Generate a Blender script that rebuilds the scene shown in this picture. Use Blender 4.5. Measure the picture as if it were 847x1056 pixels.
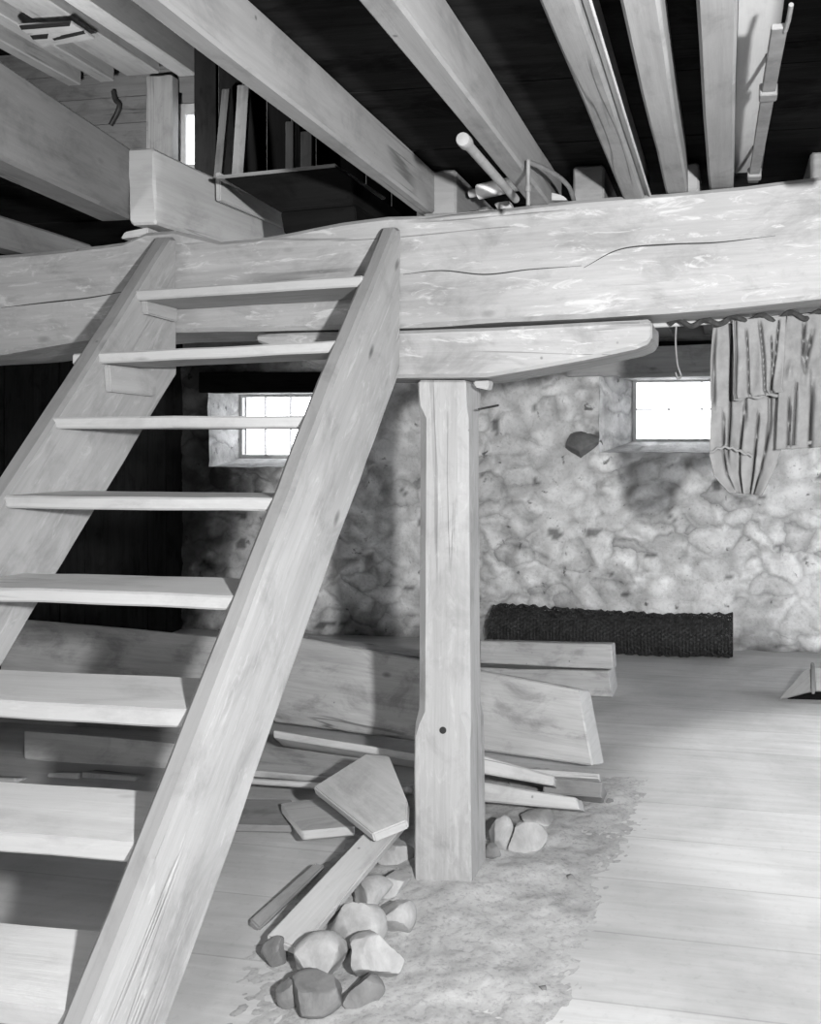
import bpy, bmesh, math, random
from mathutils import Vector, noise, Matrix
R = random.Random(7)
V = Vector
for o in list(bpy.data.objects): bpy.data.objects.remove(o)
SC = bpy.context.scene
COL = SC.collection

# ------------------------------------------------------------ camera (view camera: level, shifted)
F, PX, PY, H = 950.0, 587.0, 456.0, 1.55
TH = math.atan(163 / 950)
CT, ST = math.cos(TH), math.sin(TH)
FW, RT, UP, CAM = V((-ST, CT, 0)), V((CT, ST, 0)), V((0, 0, 1)), V((0, 0, H))
cd = bpy.data.cameras.new('camera'); cam = bpy.data.objects.new('camera', cd); COL.objects.link(cam)
cam.location = CAM; cam.rotation_euler = (math.pi / 2, 0, TH)
cd.sensor_fit = 'HORIZONTAL'; cd.sensor_width = 36; cd.lens = 36 * F / 847
cd.shift_x = -(PX - 423.5) / 847; cd.shift_y = (PY - 528) / 847
cd.clip_start = .02
SC.camera = cam

# ------------------------------------------------------------ world, lights, exposure
w = bpy.data.worlds.new('sky'); SC.world = w; w.use_nodes = True
bg = w.node_tree.nodes['Background']; bg.inputs[0].default_value = (.95, .97, 1, 1); bg.inputs[1].default_value = 7.0
def lamp(name, loc, target, power, sx, sy=None, kind='AREA'):
    l = bpy.data.lights.new(name, kind); l.energy = power
    if kind == 'AREA':
        l.shape = 'RECTANGLE' if sy else 'DISK'; l.size = sx
        if sy: l.size_y = sy
    else: l.shadow_soft_size = sx
    o = bpy.data.objects.new(name, l); COL.objects.link(o); o.location = loc
    o.rotation_euler = (V(target) - V(loc)).to_track_quat('-Z', 'Y').to_euler()
    return o
lamp('flash_lamp', (.60, -.05, 1.70), (-.3, 6, 1.4), 232, .09)
lamp('fill_lamp', (.14, -.8, 2.26), (-.7, 3.2, .6), 34, .2)
lamp('left_fill_lamp', (-2.7, -.7, .95), (-1.9, 3.6, .3), 42, .5, .5)
sl = lamp('added_floor_spot', (.95, 4.35, 2.4), (.95, 4.25, 0), 150, .12, kind='SPOT'); sl.data.spot_size = math.radians(66); sl.data.spot_blend = .3  # unseen spot added to brighten the floor beyond the beam
lamp('added_upstairs_fill', (-3.7, 4.3, 2.85), (-4.2, 6.0, 4.4), 75, .2)  # unseen lamp added to light the upper joists and wall
SC.view_settings.view_transform = 'Standard'; SC.view_settings.look = 'None'
SC.view_settings.gamma = 1; SC.view_settings.use_curve_mapping = False
SC.view_settings.exposure = 0.1

# ------------------------------------------------------------ pixel -> point on a chosen real plane
def ray(x, y): return FW + RT * ((x - PX) / F) - UP * ((y - PY) / F)
def aY(x, y, Y): d = ray(x, y); return CAM + d * (Y / d.y)
def aX(x, y, X): d = ray(x, y); return CAM + d * (X / d.x)
def aZ(x, y, Z): d = ray(x, y); return CAM + d * ((Z - H) / d.z)

# ------------------------------------------------------------ materials
def nodes(name):
    m = bpy.data.materials.new(name); m.use_nodes = True
    nt = m.node_tree; b = nt.nodes['Principled BSDF']
    return m, nt, b
def N(nt, t, **k):
    n = nt.nodes.new(t)
    for a, v in k.items(): setattr(n, a, v)
    return n
def ramp(nt, fac, stops):
    r = N(nt, 'ShaderNodeValToRGB'); e = r.color_ramp.elements
    while len(e) < len(stops): e.new(.5)
    for i, (p, c) in enumerate(stops):
        e[i].position = p; e[i].color = (c, c, c, 1)
    nt.links.new(fac, r.inputs[0]); return r.outputs[0]
def mix(nt, kind, fac, a, b):
    n = N(nt, 'ShaderNodeMix', data_type='RGBA', blend_type=kind)
    if isinstance(fac, float): n.inputs[0].default_value = fac
    else: nt.links.new(fac, n.inputs[0])
    for s, i in ((a, 6), (b, 7)):
        if isinstance(s, float): n.inputs[i].default_value = (s, s, s, 1)
        else: nt.links.new(s, n.inputs[i])
    return n.outputs[2]
def tex(nt, vec, scale, detail=4, rough=.6, dist=0.0, mapping=None):
    if mapping:
        mp = N(nt, 'ShaderNodeMapping'); mp.inputs['Scale'].default_value = mapping; nt.links.new(vec, mp.inputs[0]); vec = mp.outputs[0]
    n = N(nt, 'ShaderNodeTexNoise'); n.inputs['Scale'].default_value = scale; n.inputs['Detail'].default_value = detail
    n.inputs['Roughness'].default_value = rough; n.inputs['Distortion'].default_value = dist
    nt.links.new(vec, n.inputs['Vector']); return n.outputs[0]
def bump(nt, b, h, strength, dist):
    n = N(nt, 'ShaderNodeBump'); n.inputs['Strength'].default_value = strength; n.inputs['Distance'].default_value = dist
    nt.links.new(h, n.inputs['Height']); nt.links.new(n.outputs[0], b.inputs['Normal'])
def wood(name, tone, contrast=.3, crack=.6, fleck=0.0, knots=.8, rough=.8, bumpy=.4, spread=.12):
    m, nt, b = nodes(name)
    uv = N(nt, 'ShaderNodeUVMap'); oi = N(nt, 'ShaderNodeObjectInfo')
    off = N(nt, 'ShaderNodeVectorMath', operation='SCALE'); off.inputs[3].default_value = 41.0
    cx = N(nt, 'ShaderNodeCombineXYZ'); nt.links.new(oi.outputs['Random'], cx.inputs[0]); nt.links.new(oi.outputs['Random'], cx.inputs[1])
    nt.links.new(cx.outputs[0], off.inputs[0])
    ad = N(nt, 'ShaderNodeVectorMath', operation='ADD'); nt.links.new(uv.outputs[0], ad.inputs[0]); nt.links.new(off.outputs[0], ad.inputs[1])
    vec = ad.outputs[0]
    g1 = tex(nt, vec, 1.0, 6, .65, .18, (.9, 16, 1))
    g2 = tex(nt, vec, 1.0, 4, .7, .2, (4, 75, 1))
    bl = tex(nt, vec, 2.3, 3, .5, .3, (.7, 1.6, 1))
    c = ramp(nt, g1, [(.25, tone * (1 - contrast * .7)), (.5, tone), (.75, tone * (1 + contrast * .4))])
    c = mix(nt, 'MULTIPLY', .8, c, ramp(nt, g2, [(.3, 1 - contrast * .6), (.62, 1.0)]))
    c = mix(nt, 'MULTIPLY', .9, c, ramp(nt, bl, [(.3, 1 - contrast * .7), (.65, 1.0)]))
    # knots
    mp = N(nt, 'ShaderNodeMapping'); mp.inputs['Scale'].default_value = (1.6, 3.4, 1); nt.links.new(vec, mp.inputs[0])
    vo = N(nt, 'ShaderNodeTexVoronoi'); vo.inputs['Scale'].default_value = 1.5; nt.links.new(mp.outputs[0], vo.inputs['Vector'])
    c = mix(nt, 'MULTIPLY', knots, c, ramp(nt, vo.outputs['Distance'], [(.02, .25), (.05, .55), (.085, 1.0)]))
    # nail holes and pits
    vo2 = N(nt, 'ShaderNodeTexVoronoi'); vo2.inputs['Scale'].default_value = 7; nt.links.new(vec, vo2.inputs['Vector'])
    c = mix(nt, 'MULTIPLY', knots, c, ramp(nt, vo2.outputs['Distance'], [(.018, .2), (.045, 1.0)]))
    # checks along the grain
    ck = tex(nt, vec, 1.0, 3, .5, .1, (.35, 9, 1))
    ckm = ramp(nt, ck, [(.488, 1.0), (.498, 0.0), (.502, 0.0), (.512, 1.0)])
    gate = ramp(nt, tex(nt, vec, 1.7, 1, .5, 0, (.7, 2, 1)), [(.36, 0.0), (.42, 1.0)])
    lines = mix(nt, 'LIGHTEN', 1.0, ckm, gate)
    c = mix(nt, 'MULTIPLY', crack, c, lines)
    wr_ = tex(nt, vec, 3.1, 6, .7, .5, (1.2, 2.2, 1))
    c = mix(nt, 'MULTIPLY', .9, c, ramp(nt, wr_, [(.34, 1 - contrast * 1.1), (.5, 1.0)]))
    if fleck:
        fl = ramp(nt, tex(nt, vec, 1.0, 5, .7, 1.0, (7, 26, 1)), [(.56, 0.0), (.66, 1.0)])
        f2 = N(nt, 'ShaderNodeMath', operation='MULTIPLY'); nt.links.new(fl, f2.inputs[0]); f2.inputs[1].default_value = fleck
        c = mix(nt, 'MIX', f2.outputs[0], c, min(.9, tone * 1.75))
    rv = N(nt, 'ShaderNodeMapRange'); rv.inputs[3].default_value = 1 - spread; rv.inputs[4].default_value = 1.0; nt.links.new(oi.outputs['Random'], rv.inputs[0])
    c = mix(nt, 'MULTIPLY', 1.0, c, rv.outputs[0])
    nt.links.new(c, b.inputs['Base Color']); b.inputs['Roughness'].default_value = rough
    b.inputs['Specular IOR Level'].default_value = .25
    ad_ = tex(nt, vec, 1.0, 4, .6, .8, (9, 7, 1))
    h = mix(nt, 'MULTIPLY', 1.0, mix(nt, 'MIX', .35, mix(nt, 'MIX', .4, g1, g2), ad_), lines)
    bump(nt, b, h, bumpy, .006)
    return m
def plain(name, tone, rough=.7, metal=0.0, var=.3, scale=12, bumpy=.2):
    m, nt, b = nodes(name)
    tc = N(nt, 'ShaderNodeTexCoord'); n = tex(nt, tc.outputs['Object'], scale, 5, .65, .3)
    c = ramp(nt, n, [(.3, tone * (1 - var)), (.7, min(1, tone * (1 + var)))])
    nt.links.new(c, b.inputs['Base Color']); b.inputs['Roughness'].default_value = rough; b.inputs['Metallic'].default_value = metal
    b.inputs['Specular IOR Level'].default_value = .25
    bump(nt, b, n, bumpy, .01); return m
M = {}
M['beam'] = wood('whitewashed_beam', .29, .26, .35, .40, .6, .8, .8)
M['post'] = wood('post_wood', .33, .22, .35, .15, .6, .8, .6)
M['stair'] = wood('stair_wood', .31, .24, .08, .22, .8, .8, .7)
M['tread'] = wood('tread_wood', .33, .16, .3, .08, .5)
M['treadtop'] = wood('lightened_tread_top', .62, .16, .3, 0, .5)  # tread tops coloured lighter to stand in for light from above
M['stairedge'] = wood('toned_down_stair_edge', .21, .2, .1, 0, .5)  # front edge coloured darker to offset the light falling on it
M['chalk'] = plain('chalky_white', .7, .8, 0, .1, 10)
M['peeled'] = plain('peeled_wood', .2, .8, 0, .2, 14)
M['joist'] = wood('joist_wood', .215, .26, .5, .05, .7)
M['pile'] = wood('pile_wood', .50, .34, .6, 0, .7)
M['board'] = wood('board_wood', .48, .22, .6, 0, .6)
M['endgrain'] = wood('sawn_end_wood', .5, .25, .7, 0, .2)
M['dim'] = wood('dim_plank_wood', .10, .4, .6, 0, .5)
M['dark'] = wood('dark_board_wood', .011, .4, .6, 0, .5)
M['blackish'] = wood('dark_wall_wood', .02, .5, .6, 0, .4)  # near-black tone for the left wall boards
M['mid'] = wood('weathered_wood', .26, .3, .7, 0, .5)
M['ceil'] = wood('dark_ceiling_wood', .016, .7, .6, .25, .6)  # near-black tone for ceiling and roof boards
M['pale'] = wood('pale_board_wood', .44, .2, .4, 0, .5)
M['lit_strip'] = wood('lit_ceiling_tone', .42, .12, .3, 0, .3)  # pale tone standing in for flash light on the ceiling
M['lintel'] = wood('lintel_wood', .42, .3, .6, 0, .5)
for k_ in ('dark', 'ceil', 'blackish'): M[k_].node_tree.nodes['Principled BSDF'].inputs['Specular IOR Level'].default_value = 0.02
M['crack'] = plain('crack_shade_dark', .02)
M['iron'] = plain('dark_iron', .05, .5, .3, .5, 20)
M['steel'] = plain('dull_steel', .14, .55, .2, .25, 20)
M['wire'] = plain('rusty_wire', .05, .6, .2, .5, 30)
M['white'] = plain('white_paint', .30, .6, 0, .15, 10)
M['cloth'] = plain('faded_cotton', .16, .95, 0, .15, 22, .35)
M['cloth2'] = plain('worn_cotton', .145, .95, 0, .18, 22, .35)
M['rope'] = plain('tarred_rope', .03, .9, 0, .4, 60)
M['rock'] = plain('pale_rock', .31, .9, 0, .3, 9, .6)
M['rockd'] = plain('dark_rock', .16, .9, 0, .35, 9, .6)
M['rockm'] = plain('grey_rock', .30, .9, 0, .3, 9, .6)
M['frame'] = plain('window_paint', .5, .6, 0, .15, 10)
def glass():
    m = bpy.data.materials.new('window_glass'); m.use_nodes = True; nt = m.node_tree; nt.nodes.clear()
    o = N(nt, 'ShaderNodeOutputMaterial'); t = N(nt, 'ShaderNodeBsdfTransparent'); g = N(nt, 'ShaderNodeBsdfGlossy'); g.inputs['Roughness'].default_value = .05
    t.inputs[0].default_value = (.93, .93, .93, 1)
    x = N(nt, 'ShaderNodeMixShader'); x.inputs[0].default_value = .05
    nt.links.new(t.outputs[0], x.inputs[1]); nt.links.new(g.outputs[0], x.inputs[2]); nt.links.new(x.outputs[0], o.inputs[0]); return m
M['glass'] = glass()
def floor_mat():
    m, nt, b = nodes('scrubbed_floorboards')
    tc = N(nt, 'ShaderNodeTexCoord'); mp = N(nt, 'ShaderNodeMapping'); mp.inputs['Rotation'].default_value = (0, 0, math.radians(1.5)); mp.inputs['Location'].default_value = (3.5, 0, 0)
    nt.links.new(tc.outputs['Object'], mp.inputs[0]); vec = mp.outputs[0]
    br = N(nt, 'ShaderNodeTexBrick'); br.inputs['Scale'].default_value = 1; br.inputs['Brick Width'].default_value = 14; br.inputs['Row Height'].default_value = .36
    br.inputs['Mortar Size'].default_value = .004; br.inputs['Mortar Smooth'].default_value = .3; br.inputs['Color1'].default_value = (.52, .52, .52, 1); br.inputs['Color2'].default_value = (.62, .62, .62, 1)
    br.inputs['Mortar'].default_value = (.45, .45, .45, 1); nt.links.new(vec, br.inputs[0])
    g1 = tex(nt, vec, 1, 6, .65, .5, (1.5, 18, 1)); bl = tex(nt, vec, 1.6, 5, .6, .6); sp = tex(nt, vec, 30, 4, .7)
    c = mix(nt, 'MULTIPLY', .8, br.outputs[0], ramp(nt, g1, [(.3, .78), (.65, 1.0)]))
    c = mix(nt, 'MULTIPLY', .9, c, ramp(nt, bl, [(.3, .72), (.6, 1.0)]))
    c = mix(nt, 'MULTIPLY', .6, c, ramp(nt, sp, [(.3, .85), (.45, 1.0)]))
    nt.links.new(c, b.inputs['Base Color']); b.inputs['Roughness'].default_value = .75; b.inputs['Specular IOR Level'].default_value = .25
    bump(nt, b, mix(nt, 'MULTIPLY', 1.0, g1, br.outputs[0]), .3, .006); return m
M['floor'] = floor_mat()
def stone_mat():
    m, nt, b = nodes('rubble_and_plaster')
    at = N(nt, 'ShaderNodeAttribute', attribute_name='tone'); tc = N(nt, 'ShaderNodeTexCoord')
    n1 = tex(nt, tc.outputs['Object'], 5, 6, .65, .6); n2 = tex(nt, tc.outputs['Object'], 38, 5, .7)
    wp = N(nt, 'ShaderNodeTexNoise'); wp.inputs['Scale'].default_value = 3.5; wp.inputs['Detail'].default_value = 4; nt.links.new(tc.outputs['Object'], wp.inputs['Vector'])
    wm = N(nt, 'ShaderNodeMix', data_type='RGBA', blend_type='LINEAR_LIGHT'); wm.inputs[0].default_value = .16
    nt.links.new(tc.outputs['Object'], wm.inputs[6]); nt.links.new(wp.outputs['Color'], wm.inputs[7])
    ms = N(nt, 'ShaderNodeMapping'); ms.inputs['Scale'].default_value = (4.2, .6, 6.5); nt.links.new(wm.outputs[2], ms.inputs[0])
    ve = N(nt, 'ShaderNodeTexVoronoi', feature='DISTANCE_TO_EDGE'); ve.inputs['Scale'].default_value = 1; nt.links.new(ms.outputs[0], ve.inputs['Vector'])
    vc = N(nt, 'ShaderNodeTexVoronoi'); vc.inputs['Scale'].default_value = 1; nt.links.new(ms.outputs[0], vc.inputs['Vector'])
    plm = ramp(nt, tex(nt, tc.outputs['Object'], 1.5, 4, .6, .3), [(.42, 0.0), (.62, 1.0)])       # where plaster hides the joints
    jn = ramp(nt, ve.outputs['Distance'], [(.02, .62), (.10, .80), (.2, 1.0)])
    jn = mix(nt, 'MIX', plm, jn, .93)
    rgb = N(nt, 'ShaderNodeSeparateColor'); nt.links.new(vc.outputs['Color'], rgb.inputs[0])
    tn = ramp(nt, rgb.outputs[0], [(.0, .62), (.35, .95), (1.0, 1.0)]); tn = mix(nt, 'MIX', plm, tn, .97)
    pit = ramp(nt, tex(nt, tc.outputs['Object'], 11, 4, .6, .4), [(.28, .25), (.36, 1.0)])
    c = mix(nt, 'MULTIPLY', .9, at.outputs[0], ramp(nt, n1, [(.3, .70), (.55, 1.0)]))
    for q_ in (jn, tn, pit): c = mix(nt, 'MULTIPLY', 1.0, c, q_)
    c = mix(nt, 'MULTIPLY', .8, c, ramp(nt, n2, [(.30, .72), (.5, 1.0)]))
    nt.links.new(c, b.inputs['Base Color']); b.inputs['Roughness'].default_value = .95; b.inputs['Specular IOR Level'].default_value = .15
    hh = mix(nt, 'MIX', .3, ramp(nt, ve.outputs['Distance'], [(.0, 0.0), (.22, 1.0)]), n2); hh = mix(nt, 'MIX', plm, hh, mix(nt, 'MIX', .5, n1, n2))
    bump(nt, b, hh, .5, .022); return m
M['stone'] = stone_mat()
def dirt_mat():
    m, nt, b = nodes('dusty_dirt'); tc = N(nt, 'ShaderNodeTexCoord')
    n1 = tex(nt, tc.outputs['Object'], 7, 6, .7, .4); n2 = tex(nt, tc.outputs['Object'], 55, 5, .75)
    c = mix(nt, 'MULTIPLY', .8, ramp(nt, n1, [(.3, .31), (.65, .46)]), ramp(nt, n2, [(.33, .6), (.5, 1.0)]))
    nt.links.new(c, b.inputs['Base Color']); b.inputs['Roughness'].default_value = 1; b.inputs['Specular IOR Level'].default_value = .1
    bump(nt, b, n2, .4, .008); return m
M['dirt'] = dirt_mat()

# ------------------------------------------------------------ object helpers
def props(o, label=None, cat=None, group=None, kind=None):
    if label: o['label'] = label
    if cat: o['category'] = cat
    if group: o['group'] = group
    if kind: o['kind'] = kind
    return o
def link(name, me, mat, parent=None, **k):
    o = bpy.data.objects.new(name, me); COL.objects.link(o)
    for mm in (mat if isinstance(mat, (list, tuple)) else [mat]): me.materials.append(M[mm] if isinstance(mm, str) else mm)
    if parent is not None:
        o.parent = parent; o.matrix_parent_inverse = Matrix.Translation(parent.location).inverted()
    return props(o, **k)
def empty(name, loc, **k):
    o = bpy.data.objects.new(name, None); COL.objects.link(o); o.location = loc; o.empty_display_size = .1
    return props(o, **k)
def rootify(o):
    """put a mesh thing's origin at its base centre"""
    vs = [v.co for v in o.data.vertices]
    c = V((sum(v.x for v in vs) / len(vs), sum(v.y for v in vs) / len(vs), min(v.z for v in vs)))
    o.data.transform(Matrix.Translation(-c)); o.location = c
    return o
def finish(bm, name, g, angle=32):
    """grain UVs along direction g, smooth shading below the angle"""
    bmesh.ops.recalc_face_normals(bm, faces=bm.faces)
    g = V(g).normalized(); a = V((0, 0, 1)) if abs(g.z) < .8 else V((0, 1, 0))
    p1 = g.cross(a).normalized(); p2 = g.cross(p1).normalized()
    L = bm.loops.layers.uv.new('UVMap')
    for f in bm.faces:
        n = f.normal; end = abs(n.dot(g)) > .8
        q = p1 if abs(n.dot(p1)) < abs(n.dot(p2)) else p2
        for l in f.loops:
            c = l.vert.co
            l[L].uv = ((c.dot(p1) * .5, c.dot(p2) * .8) if end else (c.dot(g), c.dot(q) + 3 * (q is p1)))
    me = bpy.data.meshes.new(name); bm.to_mesh(me); bm.free()
    me.polygons.foreach_set('use_smooth', [True] * len(me.polygons)); me.set_sharp_from_angle(angle=math.radians(angle))
    return me
SEED = [0]
def wob(co, amp, s):
    if not amp: return V((0, 0, 0))
    a = noise.noise_vector(V((co.x * 1.7 + s, co.y * 1.7, co.z * 1.7))) * amp
    return a + noise.noise_vector(V((co.x * 7 + s, co.y * 7, co.z * 7))) * amp * .35
def ring(c4, ch, m):
    pts = []
    for i in range(4):
        a, b = c4[i], c4[(i + 1) % 4]; d = b - a; L = d.length; k = min(ch, L * .3) / L
        p, q = a + d * k, b - d * k
        for j in range(m + 1): pts.append(p.lerp(q, j / m))
    return pts
def loft(name, secs, ch, mat, parent=None, wobble=.004, m=4, g=None, endbevel=True, angle=32, chf=None, root=False, **k):
    """secs: list of 4-corner rings along the member"""
    SEED[0] += 13.7; s = SEED[0]
    bm = bmesh.new(); rows = []
    n = len(secs)
    full = []
    for i, c4 in enumerate(secs):
        c = chf(i / (n - 1)) if chf else ch
        full.append(ring([V(p) for p in c4], c, m))
    if endbevel:
        def shrink(r):
            ce = sum(r, V((0, 0, 0))) / len(r); e = min(ch, .008); out = []
            for p in r:
                q = ce - p; out.append(p + q.normalized() * min(e, q.length * .3))
            return out
        def nudge(r, other, e):
            d = (sum(other, V((0, 0, 0))) / len(other) - sum(r, V((0, 0, 0))) / len(r)).normalized() * e
            return [p + d for p in r]
        e = min(ch, .008)
        full = [shrink(full[0]), nudge(full[0], full[1], e)] + full[1:-1] + [nudge(full[-1], full[-2], e), shrink(full[-1])]
    for r in full: rows.append([bm.verts.new(p + wob(p, wobble, s)) for p in r])
    K = len(rows[0])
    for a, b in zip(rows, rows[1:]):
        for j in range(K): bm.faces.new((a[j], a[(j + 1) % K], b[(j + 1) % K], b[j]))
    bm.faces.new(rows[0][::-1]); bm.faces.new(rows[-1])
    if g is None: g = sum(full[-1], V((0, 0, 0))) - sum(full[0], V((0, 0, 0)))
    me = finish(bm, name, g, angle)
    o = link(name, me, mat, parent, **k)
    return rootify(o) if root else o
def lerp_secs(A, B, n, f=None):
    A = [V(p) for p in A]; B = [V(p) for p in B]; out = []
    for i in range(n + 1):
        u = i / n; r = [a.lerp(b, u) for a, b in zip(A, B)]
        if f: r = f(u, r)
        out.append(r)
    return out
def bar(name, x0, x1, y0, y1, z0, z1, mat, parent=None, axis='y', ch=.006, n=12, **k):
    """straight axis-aligned timber"""
    if axis == 'y':
        A = [(x0, y0, z0), (x1, y0, z0), (x1, y0, z1), (x0, y0, z1)]; B = [(p[0], y1, p[2]) for p in A]
    elif axis == 'x':
        A = [(x0, y0, z0), (x0, y1, z0), (x0, y1, z1), (x0, y0, z1)]; B = [(x1, p[1], p[2]) for p in A]
    else:
        A = [(x0, y0, z0), (x1, y0, z0), (x1, y1, z0), (x0, y1, z0)]; B = [(p[0], p[1], z1) for p in A]
    return loft(name, lerp_secs(A, B, n), ch, mat, parent, **k)
def slab(name, pts, thick, mat, parent=None, g=None, bev=.004, wobble=.002, root=False, **k):
    """flat board of any outline: polygon pts extruded by vector thick"""
    SEED[0] += 13.7; s = SEED[0]
    pts = [V(p) for p in pts]; thick = V(thick)
    if g is None: g = max(((pts[(i + 1) % len(pts)] - pts[i]) for i in range(len(pts))), key=lambda d: d.length)
    bm = bmesh.new()
    a = [bm.verts.new(p) for p in pts]; b = [bm.verts.new(p + thick) for p in pts]
    bm.faces.new(a); bm.faces.new(b[::-1])
    for i in range(len(a)): j = (i + 1) % len(a); bm.faces.new((a[j], a[i], b[i], b[j]))
    bmesh.ops.recalc_face_normals(bm, faces=bm.faces)
    bmesh.ops.bevel(bm, geom=list(bm.edges), offset=bev, segments=2, affect='EDGES', clamp_overlap=True)
    for v in bm.verts: v.co += wob(v.co, wobble, s)
    o = link(name, finish(bm, name, g), mat, parent, **k)
    return rootify(o) if root else o
def tube(name, pts, r, mat, parent=None, seg=10, rf=None, root=False, caps=True, **k):
    pts = [V(p) for p in pts]; bm = bmesh.new(); rows = []; n = len(pts)
    ref = V((.31, .2, .93))
    for i, p in enumerate(pts):
        t = (pts[min(i + 1, n - 1)] - pts[max(i - 1, 0)]).normalized()
        a = t.cross(ref).normalized(); b = t.cross(a)
        rr = rf(i / (n - 1)) if rf else r
        rows.append([bm.verts.new(p + (a * math.cos(q * 2 * math.pi / seg) + b * math.sin(q * 2 * math.pi / seg)) * rr) for q in range(seg)])
    for a, b in zip(rows, rows[1:]):
        for j in range(seg): bm.faces.new((a[j], a[(j + 1) % seg], b[(j + 1) % seg], b[j]))
    if caps: bm.faces.new(rows[0][::-1]); bm.faces.new(rows[-1])
    o = link(name, finish(bm, name, pts[-1] - pts[0], 50), mat, parent, **k)
    return rootify(o) if root else o
def bez(pts, n=24):
    pts = [V(p) for p in pts]; out = []
    P = [pts[0] * 2 - pts[1]] + pts + [pts[-1] * 2 - pts[-2]]
    for i in range(1, len(P) - 2):
        for j in range(n // (len(pts) - 1)):
            t = j / (n // (len(pts) - 1)); a, b, c, d = P[i - 1:i + 3]
            out.append(.5 * ((2 * b) + (c - a) * t + (2 * a - 5 * b + 4 * c - d) * t * t + (3 * b - a - 3 * c + d) * t ** 3))
    return out + [pts[-1]]
def rock(name, c, size, mat, seed, rot=0, cuts=7, **k):
    rr = random.Random(seed); bm = bmesh.new()
    bmesh.ops.create_icosphere(bm, subdivisions=4, radius=1)
    planes = []
    for _ in range(cuts):
        d = V((rr.gauss(0, 1), rr.gauss(0, 1), rr.gauss(0, .8))).normalized(); planes.append((d, rr.uniform(.5, .78)))
    for v in bm.verts:
        for d, h in planes:
            e = v.co.dot(d) - h
            if e > 0: v.co -= d * e
        v.co += noise.noise_vector(v.co * 1.2 + V((seed, 0, 0))) * .07 + noise.noise_vector(v.co * 7 + V((seed, 3, 0))) * .02
    Rz = Matrix.Rotation(rot, 4, 'Z')
    zmin = min(v.co.z for v in bm.verts)
    for v in bm.verts:
        v.co = Rz @ V((v.co.x * size[0], v.co.y * size[1], (v.co.z - zmin) * size[2] * .55))
    me = finish(bm, name, (1, 0, 0), 28)
    o = link(name, me, mat, None, **k); o.location = c
    return o

# ============================================================ THE SETTING
WY = 7.0           # inner face of the stone back wall
LX, RX, FY = -4.46, 3.0, -2.4
ULX = -6.6
CZ = 2.475         # underside of the upper floor
def grid_plane(name, x0, x1, y0, y1, z, mat, nx=40, ny=40, amp=.004, **k):
    bm = bmesh.new(); rows = []
    for j in range(ny + 1):
        rows.append([bm.verts.new((x0 + (x1 - x0) * i / nx, y0 + (y1 - y0) * j / ny, z + amp * noise.noise(V((i * .3, j * .3, z))))) for i in range(nx + 1)])
    for a, b in zip(rows, rows[1:]):
        for i in range(nx): bm.faces.new((a[i], a[i + 1], b[i + 1], b[i]))
    return link(name, finish(bm, name, (1, 0, 0)), mat, kind='structure', **k)
fl = grid_plane('floor', LX - .3, RX + .3, FY - .3, WY + .6, 0, 'floor', amp=.003)

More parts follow.
